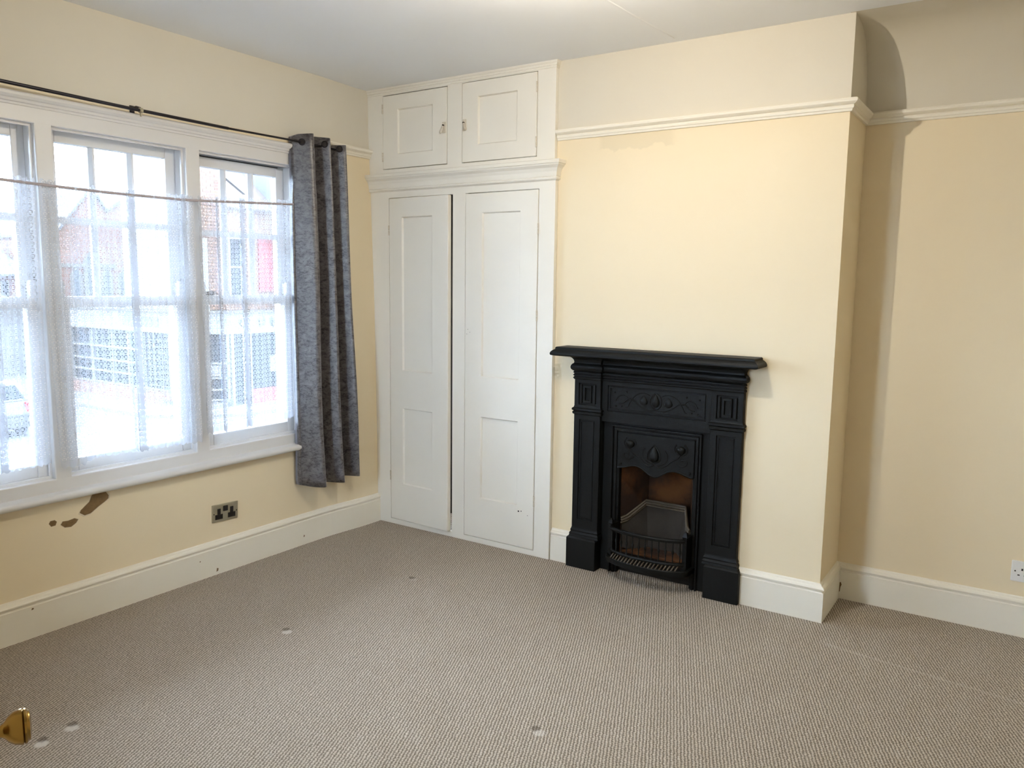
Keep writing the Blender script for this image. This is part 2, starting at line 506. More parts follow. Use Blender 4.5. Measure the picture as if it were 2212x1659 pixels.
SK = [(0,0),(T,0),(T,.128),(T-.005,.131),(T-.005,.136),(T+.001,.141),(T+.0025,.147),(T-.001,.153),(.011,.157),(.008,.163),(0,.166)]
path = [(0, -3.36, 0)] + [(lean(y, 0)*.9, y, 0) for y in (-.45,-.37,-.29,-.21,-.13,-.05,.0)]
bbl = struct(MB().sweep(SK, path).build('baseboard_left', 'trim'), 'tall moulded skirting board under the window', 'baseboard')
struct(MB().sweep(SK, [(1.219,BY,0),(1.345,BY,0)]).build('baseboard_chimney', 'trim'), 'short stub of skirting between cupboard and fireplace', 'baseboard')
bbb = struct(MB().sweep(SK, [(2.185,BY,0),(XC,BY,0),(XC,AY,0),(4.15,AY,0)]).build('baseboard_back', 'trim'), 'moulded skirting turning from the chimney breast into the alcove', 'baseboard')
struct(MB().sweep(SK, [(2.83,-3.36,0),(0,-3.36,0)]).build('baseboard_rear', 'trim'), 'moulded skirting along the wall behind the door', 'baseboard')
for y, z, w, h in ((-1.108, .024, .006, .009), (-.566, .048, .004, .006), (-1.948, .118, .005, .004), (-1.20, .09, .003, .003)):
    MB().prism([(y-w, z-h), (y+w*.6, z-h*.7), (y+w, z+h*.6), (y-w*.4, z+h)], 'x', T-.002, T+.0006 + lean(y, 0)*.9).build('paint_nick', 'chip', bbl)
MB().prism([(XC+T+.0005, .030), (XC+T+.004, .034), (XC+T+.0055, .055), (XC+T+.010, .066), (XC+T+.006, .078), (XC+T+.001, .075)], 'y', AY-T-.0006, AY-T+.002).build('paint_nick', 'chip', bbb)
PR = [(0,2.098),(.009,2.099),(.011,2.107),(.015,2.109),(.017,2.117),(.015,2.122),(.023,2.126),(.030,2.132),(.032,2.140),(.028,2.146),(0,2.147)]
struct(MB().sweep(PR, [(1.211,BY,0),(XC,BY,0),(XC,AY,0),(4.15,AY,0)]).build('trim_1', 'trim'), 'painted picture rail around the chimney breast and alcove', 'picture rail')
path = [(lean(y, 2.12), y, 0) for y in (-.50,-.45,-.37,-.29,-.21,-.13,-.05,.0)]
struct(MB().sweep(PR, path).build('trim_2', 'trim'), 'short picture rail between window and cupboard', 'picture rail')

# ------------------------------------------------------------------ windows
WIN = [(-2.392, -1.822), (-1.757, -1.182), (-1.112, -.565)]
ZB, ZT = .612, 1.990
tr = struct(empty('trim_3', (0, -1.475, .53)), 'white painted window casing with mullions, head moulding and rounded sill', 'window casing')
for nm, y0, y1 in (('jamb', -2.455, WIN[0][0]), ('mullion', WIN[0][1], WIN[1][0]), ('mullion', WIN[1][1], WIN[2][0]), ('jamb', WIN[2][1], -.50)):
    MB().box(-.17, .004, y0, y1, .56, ZT+.02).build(nm, 'frame', tr, bevel=.004)
MB().box(-.17, .0042, -2.455, -.50, ZT, 2.052).build('head', 'frame', tr, bevel=.003)
MB().box(-.17, .0042, -2.455, -.50, .545, ZB).build('apron_rail', 'frame', tr, bevel=.003)
hp = [(-.002,2.045),(.010,2.046),(.012,2.054),(.018,2.057),(.020,2.066),(.026,2.070),(.032,2.078),(.033,2.087),(.028,2.092),(-.002,2.093)]
MB().sweep(hp, [(0,-2.56,0),(0,-.46,0)]).build('head_moulding', 'frame', tr)
sp = [(-.02,.528),(.040,.528),(.047,.531),(.052,.538),(.053,.546),(.049,.554),(.040,.558),(-.02,.563)]
MB().sweep(sp, [(0,-2.56,0),(0,-.46,0)]).build('sill', 'frame', tr, smooth=40)
for y0, y1 in WIN:      # slim stop beads round each opening
    MB().plate('x', -.018, -.030, y0-.002, y1+.002, ZB-.002, ZT+.002, [(y0+.010, y1-.010, ZB+.012, ZT-.010)]).build('stop_bead', 'frame', tr)

def make_window(i, y0, y1, drop, label):
    w = struct(empty('window_%d' % i, (-.08, (y0+y1)/2, ZB)), label, 'window')
    st = .048
    # upper sash, three by two panes
    xa, xb = -.118, -.080
    zt, zm0, zm1 = ZT - drop, 1.297, 1.333
    mb = MB().box(xa, xb, y0, y0+st, zm0, zt).box(xa, xb, y1-st, y1, zm0, zt)
    mb.box(xa, xb, y0+st, y1-st, 1.945-drop, zt).box(xa, xb, y0+st, y1-st, zm0, zm1)
    up = mb.build('upper_sash', 'frame', w, bevel=.003)
    if drop: MB().box(xa-.012, xa-.004, y0, y1, zt-.01, ZT+.002).build('head_gap_shade', 'dark', w)  # dark strip closing the gap, its shade put into the colour
    g0, g1 = y0+st, y1-st
    pw = (g1-g0-2*.027)/3
    rows = ((zm1, 1.629-drop), (1.655-drop, 1.945-drop))
    for k in (1, 2):
        yc = g0 + k*pw + (k-.5)*.027
        MB().prism([(xa+.004, yc-.0135), (xa+.018, yc-.0135), (xb-.004, yc-.006), (xb, yc-.004), (xb, yc+.004), (xb-.004, yc+.006), (xa+.018, yc+.0135), (xa+.004, yc+.0135)],
                   'z', zm1, 1.945-drop).build('glazing_bar', 'frame', up)
    MB().box(xa+.004, xb-.001, g0, g1, 1.629-drop, 1.655-drop).build('cross_bar', 'frame', up, bevel=.003)
    pm = {}
    for r, (za, zb) in enumerate(rows):
        for k in range(3):
            ya = g0 + k*(pw+.027)
            c = ((xa+.012), ya+pw/2, (za+zb)/2)
            if r not in pm:
                ob = MB().box(c[0]-.0015, c[0]+.0015, ya-.003, ya+pw+.003, za-.003, zb+.003).build('pane', 'glass', up, origin=c)
                pm[r] = ob.data
            else: place('pane', pm[r], c, up)
    # lower sash, one pane
    xa, xb = -.074, -.034
    mb = MB().box(xa, xb, y0, y0+st, ZB, 1.337).box(xa, xb, y1-st, y1, ZB, 1.337)
    mb.box(xa, xb, y0+st, y1-st, ZB, .674).box(xa, xb, y0+st, y1-st, 1.293, 1.337)
    lo = mb.build('lower_sash', 'frame', w, bevel=.003)
    MB().box(xa+.010, xa+.013, y0+st-.003, y1-st+.003, .671, 1.296).build('pane', 'glass', lo)
    for ya, yb in ((y0+.003, y0+.034), (y1-.034, y1-.003)):
        MB().prism([(ya, 1.337), (yb, 1.337), (yb, 1.385), (yb-.006, 1.402), (ya+.004, 1.402), (ya, 1.39)], 'x', xa+.004, xb-.002).build('sash_horn', 'frame', lo)
    if i != 2:
        MB().box(xa-.002, xb-.004, y0+.060, y0+.078, 1.337, 1.352).tube([(xb-.02, y0+.05, 1.350), (xb-.012, y0+.075, 1.356), (xb-.022, y0+.108, 1.346)], .005, 6).build('sash_fastener', 'black_plastic', lo)
make_window(1, *WIN[0], 0, 'white sash window cut off by the left edge of the photo')
make_window(2, *WIN[1], 0, 'middle white sash window of three panes by two above a single pane')
make_window(3, *WIN[2], .012, 'white sash window beside the grey velvet curtain')

# unseen window behind the open door, added to let in fill light
w5 = struct(empty('window_4', (1.3, -3.42, RR[2])), 'narrow plain window added for fill light, unseen behind the open door', 'window')
MB().plate('y', -3.40, -3.46, RR[0], RR[1], RR[2], RR[3], [(RR[0]+.05, RR[1]-.05, RR[2]+.05, RR[3]-.05)]).build('frame', 'frame', w5, bevel=.004)
MB().box(RR[0]+.05, RR[1]-.05, -3.432, -3.428, RR[2]+.05, RR[3]-.05).build('pane', 'glass', w5)
MB().box(RR[0]-.04, RR[1]+.04, -3.40, -3.31, RR[2]-.03, RR[2]).build('sill', 'frame', w5, bevel=.004)

# ------------------------------------------------------------------ fitted cupboards
def leaf(parent, x0, x1, z0, z1, panels, thick=.028, hinge_left=True, ajar=0.0, yf=-.001):
    """a framed and panelled cupboard door; its origin is on the hinge side"""
    ox = x0 if hinge_left else x1
    org = (ox, yf, z0)
    d = MB().plate('y', yf, yf+thick, x0, x1, z0, z1, panels).build('door', 'cupboard', parent, origin=org, bevel=.0025, rot=(0, 0, ajar))
    for a, b, c, e in panels:
        MB().box(a-.004, b+.004, yf+.011, yf+.019, c-.004, e+.004).build('panel', 'cupboard', d)
        # small bevelled lip round the sunk panel
        MB().loft([[(a, yf+.0015, c), (b, yf+.0015, c), (b, yf+.0015, e), (a, yf+.0015, e)],
                   [(a+.004, yf+.0105, c+.004), (b-.004, yf+.0105, c+.004), (b-.004, yf+.0105, e-.004), (a+.004, yf+.0105, e-.004)]], cap=False).build('panel_lip', 'cupboard', d)
    return d

def hinge(door, x, z, h=.055):
    MB().tube([(x, -.004, z-h/2), (x, -.004, z-.002)], .0042, 8).tube([(x, -.004, z+.001), (x, -.004, z+h/2)], .0042, 8).build('hinge', 'hinge', door, smooth=40)

XQ = 1.215
lc = empty('fitted_cupboard', (.6, .1, 0), label='tall cream two-door cupboard built into the corner recess, left door ajar', cat='cupboard')
MB().plate('y', 0, .026, -.035, XQ, 0, 1.955, [(.130, .584, .030, 1.875), (.668, 1.122, .030, 1.875)]).build('face_frame', 'cupboard', lc, bevel=.002)
MB().box(-.035, -.02, .026, .37, 0, 1.95).box(-.035, 1.18, .36, .375, 0, 1.95).box(-.02, 1.18, .026, .36, 1.93, 1.95).build('carcass', 'dark', lc)  # near-black carcass: the shade behind the doors is put into its colour
PL = [(.232, .455, .912, 1.767), (.232, .455, .251, .694)]
PRR = [(.780, 1.014, .918, 1.771), (.780, 1.014, .256, .700)]
dl = leaf(lc, .134, .571, .034, 1.871, PL, ajar=math.radians(-2.9))
dr = leaf(lc, .672, 1.119, .034, 1.871, PRR, hinge_left=False, yf=-.003)
for z in (1.697, .29): hinge(dl, .133, z)
for z in (1.68, 1.25, .293): hinge(dr, 1.121, z)
for x, z, r in ((1.028, .226, .0045), (1.045, .229, .003), (1.085, .212, .0018), (.690, 1.165, .0016), (.704, 1.150, .0016), (.684, 1.140, .0016)):
    MB().lathe([(r, -.001), (r, .0006)], (x, -.003, z), (0, -1, 0), 8).build('screw_hole', 'black_plastic', dr)
CN = [(-.004,1.905),(.004,1.912),(.012,1.916),(.014,1.922),(.009,1.927),(.012,1.930),(.013,1.936),(.015,1.952),(.022,1.968),(.034,1.980),(.036,1.987),(.041,1.988),(.042,2.003),(.038,2.006),(-.024,2.008),(-.024,1.905)]
MB().sweep(CN, [(-.035,0,0),(XQ,0,0),(XQ,BY,0)]).build('cornice', 'cupboard', lc)

uc = empty('overhead_cupboard', (.6, .1, 2.0085), label='small cream two-door cupboard above the cornice, up to the ceiling', cat='cupboard')
MB().plate('y', .001, .026, -.035, XQ-.008, 2.0082, 2.452, [(.089, .546, 2.032, 2.432), (.642, 1.104, 2.030, 2.434)]).build('face_frame', 'cupboard', uc, bevel=.002)
MB().box(-.035, 1.18, .36, .375, 2.01, 2.45).box(-.035, -.02, .026, .36, 2.01, 2.45).build('carcass', 'dark', uc)  # darkened like the lower carcass, inner shade painted in
TM = [(-.004,2.436),(.003,2.438),(.005,2.444),(.003,2.447),(.007,2.450),(.009,2.456),(.007,2.459),(.012,2.463),(.014,2.4695),(-.004,2.4698)]
MB().sweep(TM, [(-.035,0.001,0),(XQ-.008,0.001,0),(XQ-.008,BY,0)]).build('top_moulding', 'cupboard', uc)
ul = leaf(uc, .0925, .543, 2.0355, 2.4275, [(.200, .446, 2.112, 2.349)])
ur = leaf(uc, .6455, 1.1005, 2.0335, 2.431, [(.747, .985, 2.117, 2.356)], hinge_left=False)
for z in (2.36, 2.10): hinge(ul, .0915, z, .05); hinge(ur, 1.102, z, .05)
for d, x, s in ((ul, .527, 1), (ur, .662, -1)):
    p = MB().box(x-.011, x+.011, -.006, -.001, 2.192, 2.25).build('latch_plate', 'hinge', d, bevel=.003)
    rings = []
    for k, (r, t) in enumerate(((.001, 0), (.005, .004), (.006, .012), (.0085, .022), (.0095, .031), (.007, .039), (.001, .043))):
        c = Vector((x - s*t*.35, -.013, 2.234 - t))
        rings.append([c + Vector((r*math.cos(a*math.pi/5), .6*r*math.sin(a*math.pi/5), 0)) for a in range(10)])
    MB().loft(rings).build('latch_drop', 'hinge', d, smooth=True)
    MB().lathe([(.004, -.004), (.004, .012)], (x, -.004, 2.232), (0, -1, 0), 8).build('latch_pin', 'dark', d)

# ------------------------------------------------------------------ cast-iron fireplace
fp = empty('fireplace', (1.765, -.02, 0), label='black painted cast-iron fireplace with mantel shelf and bowed grate', cat='fireplace')
FX = 1.765
BK = 'black_iron'
def mir(x): return 2*FX - x
MB().rects(1.262, 2.268, -.105, BY+.002, [(-.016, 1.066), (-.002, 1.070), (0, 1.074), (0, 1.080), (-.004, 1.088), (-.012, 1.095), (-.019, 1.099), (-.020, 1.107), (-.024, 1.110)]).build('mantel_shelf', BK, fp)
CO = [(0,.950),(.004,.956),(.004,.960),(0,.963),(0,.966),(.004,.969),(.004,.973),(0,.976),(0,.979),(.004,.982),(.004,.986),(0,.990),(.006,.993),(.012,.999),(.015,1.008),(.013,1.018),(.008,1.025),(.002,1.029),(.001,1.036),(.004,1.046),(.011,1.055),(.019,1.060),(.022,1.068)]
cor = MB().rects(1.486, mir(1.486), .012, BY+.03, CO).build('cornice', BK, fp)
for sgn in (0, 1):
    f = (lambda x: x) if not sgn else mir
    a, b = sorted((f(1.346), f(1.490)))
    MB().rects(a, b, -.006, BY+.002, CO).build('cornice_block', BK, fp)
    # pilaster with sunk panel, stepped base and fluted head
    c, d = sorted((f(1.376), f(1.460)))
    pil = MB().plate('y', 0, .02, a, b, .17, .955, [(c, d, .248, .752), (c-.006, d+.006, .826, .932)]).box(a, b, .02, BY+.03, .17, .955).build('pilaster', BK, fp, bevel=.002)
    MB().box(c-.002, d+.002, .0075, .021, .246, .754).build('sunk_panel', BK, pil)
    MB().plate('y', .003, .0085, c+.006, d-.006, .256, .744, [(c+.010, d-.010, .260, .740)]).build('panel_bead', BK, pil)
    MB().box(c-.008, d+.008, .010, .021, .824, .934).build('head_panel', BK, pil)
    m = (c+d)/2
    MB().plate('y', -.002, .011, m-.021, m+.021, .836, .922, [(m-.013, m+.013, .848, .910)]).build('head_frame', BK, pil, bevel=.002)
    for x in (m-.037, m+.037):
        MB().box(x-.006, x+.006, -.001, .011, .832, .926).build('flute', BK, pil, bevel=.003)
    MB().rects(a, b, 0, BY+.01, [(0,.775),(.006,.780),(.007,.788),(.002,.793),(.009,.798),(.009,.806),(.002,.811),(0,.818)]).build('capital', BK, pil)
    MB().rects(a, b, 0, BY+.01, [(.010,.158),(.008,.168),(.009,.172),(.003,.182),(.005,.188),(.001,.198),(0,.204)]).build('base_moulding', BK, pil)
    a2, b2 = sorted((f(1.326), f(1.488)))
    MB().rects(a2, b2, -.018, BY+.03, [(0, 0), (0, .148), (-.004, .154), (-.012, .160)]).build('plinth', BK, pil, bevel=.002)

# frieze with its flower relief
fr = MB().plate('y', .018, .045, 1.488, mir(1.488), .752, .952, [(1.519, mir(1.519), .806, .930)]).build('frieze', BK, fp, bevel=.002)
MB().box(1.515, mir(1.515), .026, .044, .802, .934).build('frieze_panel', BK, fr)
MB().plate('y', .021, .0265, 1.526, mir(1.526), .813, .923, [(1.531, mir(1.531), .818, .918)]).build('frieze_bead', BK, fr)
def bud(cx, cz, w, h, y, parent, up=1, t=.010):
    """a pointed heart-shaped bud standing proud of the plate"""
    rings = []
    prof = [(0, 0), (.55, .06), (.92, .22), (1.0, .38), (.86, .58), (.58, .76), (.25, .92), (0, 1.0)]
    for r, q in prof:
        z = cz + up*(q-.4)*h
        rr = max(r*w/2, .0004)
        rings.append([(cx + rr*math.cos(k*math.pi/5), y - t*max(r, .05)*math.sin(k*math.pi/5), z) for k in range(11)][:6] + [(cx, y+.002, z)])
    return MB().loft(rings)
def rib(pts, y, r=.0028):
    """a raised stem: smooth curve through (x, z) points lying on the plate"""
    P = []
    n = len(pts)
    for i in range(n-1):
        p0, p1, p2, p3 = pts[max(i-1, 0)], pts[i], pts[i+1], pts[min(i+2, n-1)]
        for k in range(5):
            t = k/5
            P.append(tuple(.5*((2*b) + (-a+c)*t + (2*a-5*b+4*c-d)*t*t + (-a+3*b-3*c+d)*t**3) for a, b, c, d in zip(p0, p1, p2, p3)))
    P.append(pts[-1])
    return MB().tube([(x, y, z) for x, z in P], r, 6)
FY = .026
zc = .868
bud(FX, zc, .036, .062, FY, None).build('flower_bud', BK, fr, smooth=True)
for s in (-1, 1):
    bud(FX+s*.062, zc-.002, .042, .046, FY, None, t=.008).build('flower_leaf', BK, fr, smooth=True)
    rib([(FX+s*.006, zc-.034), (FX+s*.026, zc-.012), (FX+s*.024, zc+.022), (FX+s*.004, zc+.040)], FY, .0035).build('flower_petal', BK, fr, smooth=True)
    rib([(FX, zc-.036), (FX+s*.035, zc-.042), (FX+s*.075, zc-.028), (FX+s*.11, zc-.002), (FX+s*.14, zc+.004), (FX+s*.165, zc-.016), (FX+s*.19, zc-.022)], FY).build('flower_stem', BK, fr, smooth=True)
    rib([(FX+s*.03, zc+.030), (FX+s*.06, zc+.038), (FX+s*.10, zc+.026), (FX+s*.128, zc-.006), (FX+s*.142, zc-.032), (FX+s*.152, zc-.036)], FY, .0022).build('flower_stem', BK, fr, smooth=True)
    rib([(FX+s*.135, zc-.002), (FX+s*.16, zc+.02), (FX+s*.19, zc+.012), (FX+s*.205, zc-.01)], FY, .002).build('flower_stem', BK, fr, smooth=True)
    for dx, dz in ((.15, .036), (.175, -.034), (.205, -.036), (.212, .03)):
        MB().lathe([(.004, 0), (.003, .003), (.0005, .0045)], (FX+s*dx, FY, zc+dz), (0, -1, 0), 8).build('flower_berry', BK, fr, smooth=True)

# insert: plate round the opening, moulded frame, arched hood
OPL, OPR = 1.578, mir(1.578)
ins = MB().plate('y', .046, .075, 1.486, mir(1.486), 0, .765, [(OPL, OPR, -1, .60)]).build('insert_plate', BK, fp, bevel=.002)
for d0, d1, yy in ((.020, .028, .030), (.0, .012, .036)):
    a, b = 1.538+.028-d1, mir(1.538+.028-d1)
    zt = .712+d1
    MB().plate('y', yy, .048, a, b, .0, zt, [(a+(d1-d0), b-(d1-d0), -1, zt-(d1-d0))]).build('insert_frame', BK, ins, bevel=.0015)
pts = []
N = 40
for i in range(N+1):
    t = i/N
    z = .530 + .020*math.sin(t*2*math.pi)**2 * (1 if True else 0) - .022*math.exp(-((t-.5)/.13)**2)
    pts.append((OPL-.006 + t*(OPR-OPL+.012), z))
hood = MB().prism(pts + [(OPR+.006, .706), (OPL-.006, .706)], 'y', .036, .050).build('hood', BK, ins, bevel=.001)
MB().tube([(x, .036, z+.002) for x, z in pts], .0042, 6).build('hood_lip', BK, hood, smooth=True)
HY = .036
bud(FX-.005, .612, .052, .078, HY, None, t=.014).build('flower_bud', BK, hood, smooth=True)
for s in (-1, 1):
    rib([(FX-.005, .576), (FX-.005+s*.030, .590), (FX-.005+s*.031, .622), (FX-.005+s*.014, .648), (FX-.005, .662)], HY, .0035).build('flower_petal', BK, hood, smooth=True)
    bud(FX+s*.128, .655, .046, .046, HY, None, up=-1, t=.013).build('flower_bud', BK, hood, smooth=True)
    rib([(FX+s*.128, .632), (FX+s*.154, .640), (FX+s*.158, .664), (FX+s*.146, .682)], HY, .0034).build('flower_petal', BK, hood, smooth=True)
    rib([(FX+s*.128, .632), (FX+s*.103, .642), (FX+s*.098, .664), (FX+s*.106, .678)], HY, .0034).build('flower_petal', BK, hood, smooth=True)
    rib([(FX+s*.128, .634), (FX+s*.112, .612), (FX+s*.085, .596), (FX+s*.058, .572), (FX+s*.03, .558), (FX, .570)], HY, .003).build('flower_stem', BK, hood, smooth=True)
    rib([(FX, .570), (FX+s*.03, .572), (FX+s*.058, .590), (FX+s*.062, .622), (FX+s*.05, .642)], HY, .0026).build('flower_stem', BK, hood, smooth=True)
    rib([(FX+s*.108, .592), (FX+s*.135, .578), (FX+s*.158, .590), (FX+s*.155, .608), (FX+s*.132, .606)], HY, .0026).build('flower_stem', BK, hood, smooth=True)
    MB().lathe([(.006, 0), (.005, .004), (.001, .006)], (FX+s*.175, HY, .552), (0, -1, 0), 8).build('flower_berry', BK, hood, smooth=True)

# fire chamber
def quad(a, b, c, d, nrm_thick=.006):
    mb = MB(); mb.add([a, b, c, d], [(0, 1, 2, 3)]); return mb
BL, BR, BYK = 1.655, mir(1.655), .235
MB().box(BL, BR, BYK, BYK+.02, .05, .66).build('fire_back', 'firebrick', fp)
for s in (0, 1):
    f = (lambda x: x) if not s else mir
    MB().prism([(f(OPL-.004), .07), (f(BL), BYK), (f(BL-.02), BYK+.015), (f(OPL-.024), .078)], 'z', .05, .66).build('fire_cheek', 'firebrick', fp)
MB().prism([(OPL-.02, .06), (OPR+.02, .06), (BR+.02, BYK+.02), (BL-.02, BYK+.02)], 'z', .655, .67).build('chamber_top', 'soot_shade', fp)
MB().prism([(OPL-.02, .06), (OPR+.02, .06), (BR+.02, BYK+.02), (BL-.02, BYK+.02)], 'z', .04, .055).build('chamber_floor', 'soot_shade', fp)
MB().box(1.50, mir(1.50), .085, .10, 0, .11).build('ash_pit_shade', 'soot_shade', fp)  # black plate standing in for the shadow under the basket
# moulded ledge round the fire bed and the sloping grey brick below it
LP = [(1.588, .062, .262), (1.610, .085, .272), (1.662, .196, .334), (1.868, .196, .334), (1.920, .085, .272), (1.942, .062, .262)]
for k, (r, dz) in enumerate(((.009, 0), (.006, .013), (.005, -.012))):
    MB().tube([(x, y - (.004 if k else 0), z+dz) for x, y, z in LP], r, 8).build('ledge_moulding', 'iron_ledge', fp, smooth=50)
low = [(1.60, .055, .13), (1.622, .078, .12), (1.69, .165, .115), (1.84, .165, .115), (1.908, .078, .12), (1.93, .055, .13)]
MB().loft([[(x, y+.003, z-.008) for x, y, z in LP], low], cap=False, closed=False).build('fire_bed_brick', 'ash', fp, solid=.006)
MB().prism([(1.60, .05), (1.93, .05), (1.84, .17), (1.69, .17)], 'z', .108, .118).build('fire_bed_floor', 'firebrick', fp)

# bowed basket front
BP = [(OPL-.004, .046), (1.576, -.020), (1.592, -.040), (1.64, -.062), (1.70, -.074), (1.765, -.078), (1.83, -.074), (1.89, -.062), (1.938, -.040), (1.954, -.020), (OPR+.004, .046)]
def bowed(prof, name, grow=0):
    p = [(FX + (x-FX)*(1+grow), y - grow*.25, 0) for x, y in BP]
    return MB().sweep(prof, p).build(name, BK, fp, smooth=35)
bowed([(-.006,.240),(.006,.240),(.009,.246),(.009,.252),(.004,.257),(-.006,.257)], 'basket_top_rail')
bowed([(-.006,.134),(.008,.134),(.009,.140),(.006,.146),(-.006,.146)], 'basket_lower_rail')
bowed([(.004,.084),(.020,.084),(.022,.090),(.022,.108),(.018,.113),(.004,.113)], 'basket_apron')
def along(t):
    """point and outward direction on the bowed line, t from 0 to 1"""
    L = [0]
    for a, b in zip(BP, BP[1:]): L.append(L[-1] + math.dist(a, b))
    d = t*L[-1]
    for i in range(len(BP)-1):
        if d <= L[i+1] + 1e-9:
            k = (d-L[i])/(L[i+1]-L[i]); a, b = BP[i], BP[i+1]
            tx, ty = b[0]-a[0], b[1]-a[1]; l = math.hypot(tx, ty)
            return a[0]+tx*k, a[1]+ty*k, ty/l, -tx/l
balu = None
for i in range(12):
    x, y, nx, ny = along(.17 + .66*i/11)
    if balu is None:
        prof = [(.0042, .140), (.0042, .146), (.0028, .150), (.0026, .168), (.0038, .180), (.0030, .184), (.0058, .190), (.0066, .196), (.0058, .202), (.0030, .208), (.0038, .212), (.0026, .224), (.0030, .236), (.0050, .243)]
        balu = MB().lathe([(r, z-.14) for r, z in prof], (0, 0, 0), n=10).build('baluster', BK, fp, origin=(0, 0, 0), smooth=True)
        balu.location = Vector((x, y, .14)) - WL[fp.name]
    else: place('baluster', balu.data, (x, y, .14), fp)
slot = None
for i in range(20):
    x, y, nx, ny = along(.19 + .62*i/19)
    if slot is None:
        slot = MB().tube([(-.005, -.019, .110), (.007, .003, .136)], .0034, 6).build('tray_bar', 'iron_ledge', fp, origin=(0, 0, 0))
        slot.location = Vector((x, y, 0)) - WL[fp.name]
    else: place('tray_bar', slot.data, (x, y, 0), fp)
for s in (0, 1):
    f = (lambda x: x) if not s else mir
    a, b = sorted((f(1.566), f(1.586)))
    MB().box(a, b, -.030, .046, .084, .262).loft([[(a, -.03, .262), (b, -.03, .262), (b, -.008, .262), (a, -.008, .262)],
        [(a-.002, -.032, .268), (b+.002, -.032, .268), (b+.002, -.006, .268), (a-.002, -.006, .268)],
        [(a+.003, -.026, .286), (b-.003, -.026, .286), (b-.003, -.012, .286), (a+.003, -.012, .286)],
        [(a+.007, -.021, .292), (b-.007, -.021, .292), (b-.007, -.017, .292), (a+.007, -.017, .292)]]).build('basket_post', BK, fp, bevel=.001)

# ------------------------------------------------------------------ curtain rod, velvet curtain, nets
rod = empty('curtain_rod', (.065, -1.36, 2.10), label='thin dark metal curtain rod above the windows', cat='curtain rod')
RZ = [(-2.55, 2.112), (-1.95, 2.108), (-1.48, 2.101), (-1.0, 2.098), (-.62, 2.102), (-.27, 2.098)]
def rz(y): return interp(y, RZ)
MB().tube([(.065, y, rz(y)) for y in (-2.55, -2.2, -1.95, -1.7, -1.48, -1.2, -1.0)], .0068, 10).build('outer_tube', 'bronze', rod, smooth=True)
MB().tube([(.065, y, rz(y)) for y in (-1.02, -.8, -.62, -.45, -.27)], .0050, 10).build('inner_tube', 'bronze', rod, smooth=True)
for yb in (-1.425, -2.50):
    b = MB().box(0, .004, yb-.010, yb+.010, rz(yb)-.018, rz(yb)+.026).tube([(.003, yb, rz(yb)+.016), (.035, yb, rz(yb)+.018), (.062, yb, rz(yb)+.010)], .0045, 6).build('bracket', 'bronze', rod)
    MB().lathe([(.0068, -.007), (.011, -.006), (.011, .006), (.0068, .007)], (.065, yb, rz(yb)), (0, 1, 0), 12).tube([(.065, yb, rz(yb)-.010), (.065, yb, rz(yb)-.024)], .004, 6).build('rod_cup', 'steel', b)

cur = empty('velvet_curtain', (.08, -.43, .32), label='silver-grey crushed velvet eyelet curtain drawn to the right of the window', cat='curtain')
VT = [-.606, -.462, -.372, -.245]; VB = [-.612, -.452, -.312, -.215]
rows, per = 44, 15
cv, cuv = [], []
rnd = random.Random(3)
for j in range(rows+1):
    s = j/rows
    vv = [a + (b-a)*s for a, b in zip(VT, VB)]
    vv[1] += .006*math.sin(s*5); vv[2] += .008*math.sin(s*4+1)
    line = [(.030 + .020*s, vv[0] + .010)]
    for i in range(3):
        a, b = vv[i], vv[i+1]
        amp = [.128, .118, .120][i] * (.70 + .36*s) + .004*math.sin(7*s+i)
        for k in range(per):
            t = (k + (0 if k else .02))/per
            line.append((.018 + amp*max(0, math.sin(math.pi*t))**1.0, a + (b-a)*t + .008*math.sin(2*math.pi*t)))
    line.append((.030, vv[3]))
    arc = 0; prev = line[0]
    for (x, y) in line:
        arc += math.dist((x, y), prev); prev = (x, y)
        top = interp(y, [(-.62, 2.118), (-.58, 2.140), (-.47, 2.152), (-.41, 2.140), (-.36, 2.118), (-.30, 2.122), (-.22, 2.060)])
        bot = interp(y, [(-.62, .345), (-.57, .332), (-.47, .330), (-.44, .326), (-.33, .324), (-.30, .336), (-.2, .338)])
        z = top + (bot-top)*s
        xx = x + .005*math.sin(9*s + y*40)*s
        cv.append((xx, y, z)); cuv.append((arc, z))
mb = MB(); nc = len(line)
mb.v = cv; mb.uv = cuv
mb.f = [(j*nc+i, j*nc+i+1, (j+1)*nc+i+1, (j+1)*nc+i) for j in range(rows) for i in range(nc-1)]
cl = mb.build('cloth', 'velvet', cur, smooth=True, solid=.004, clean=False)
def cloth_at(i, row=1):
    p, q, r = (Vector(cv[row*nc + k]) for k in (i-1, i, i+1))
    t = (r - p); n = Vector((t.y, -t.x, 0)).normalized()
    return Vector((q.x, q.y, 0)), (n if n.x > 0 else -n)
for k in (4, 1 + per + 4, 1 + 2*per + 4):
    c, n = cloth_at(k)
    e = Vector((-n.y, n.x, 0)); zc = interp(c.y, [(-.62, 2.098), (-.40, 2.112), (-.22, 2.085)])
    c = c + n*.0035
    ring = [c + e*(.015*math.cos(a*math.pi/8)) + Vector((0, 0, zc + .015*math.sin(a*math.pi/8))) for a in range(17)]
    ey = MB().tube(ring, .0030, 6).build('eyelet', 'bronze', cur, smooth=True)
    MB().lathe([(.0125, -.001), (.0125, .0004)], c + Vector((0, 0, zc)), n, 16).build('eyelet_hole', 'dark', ey)

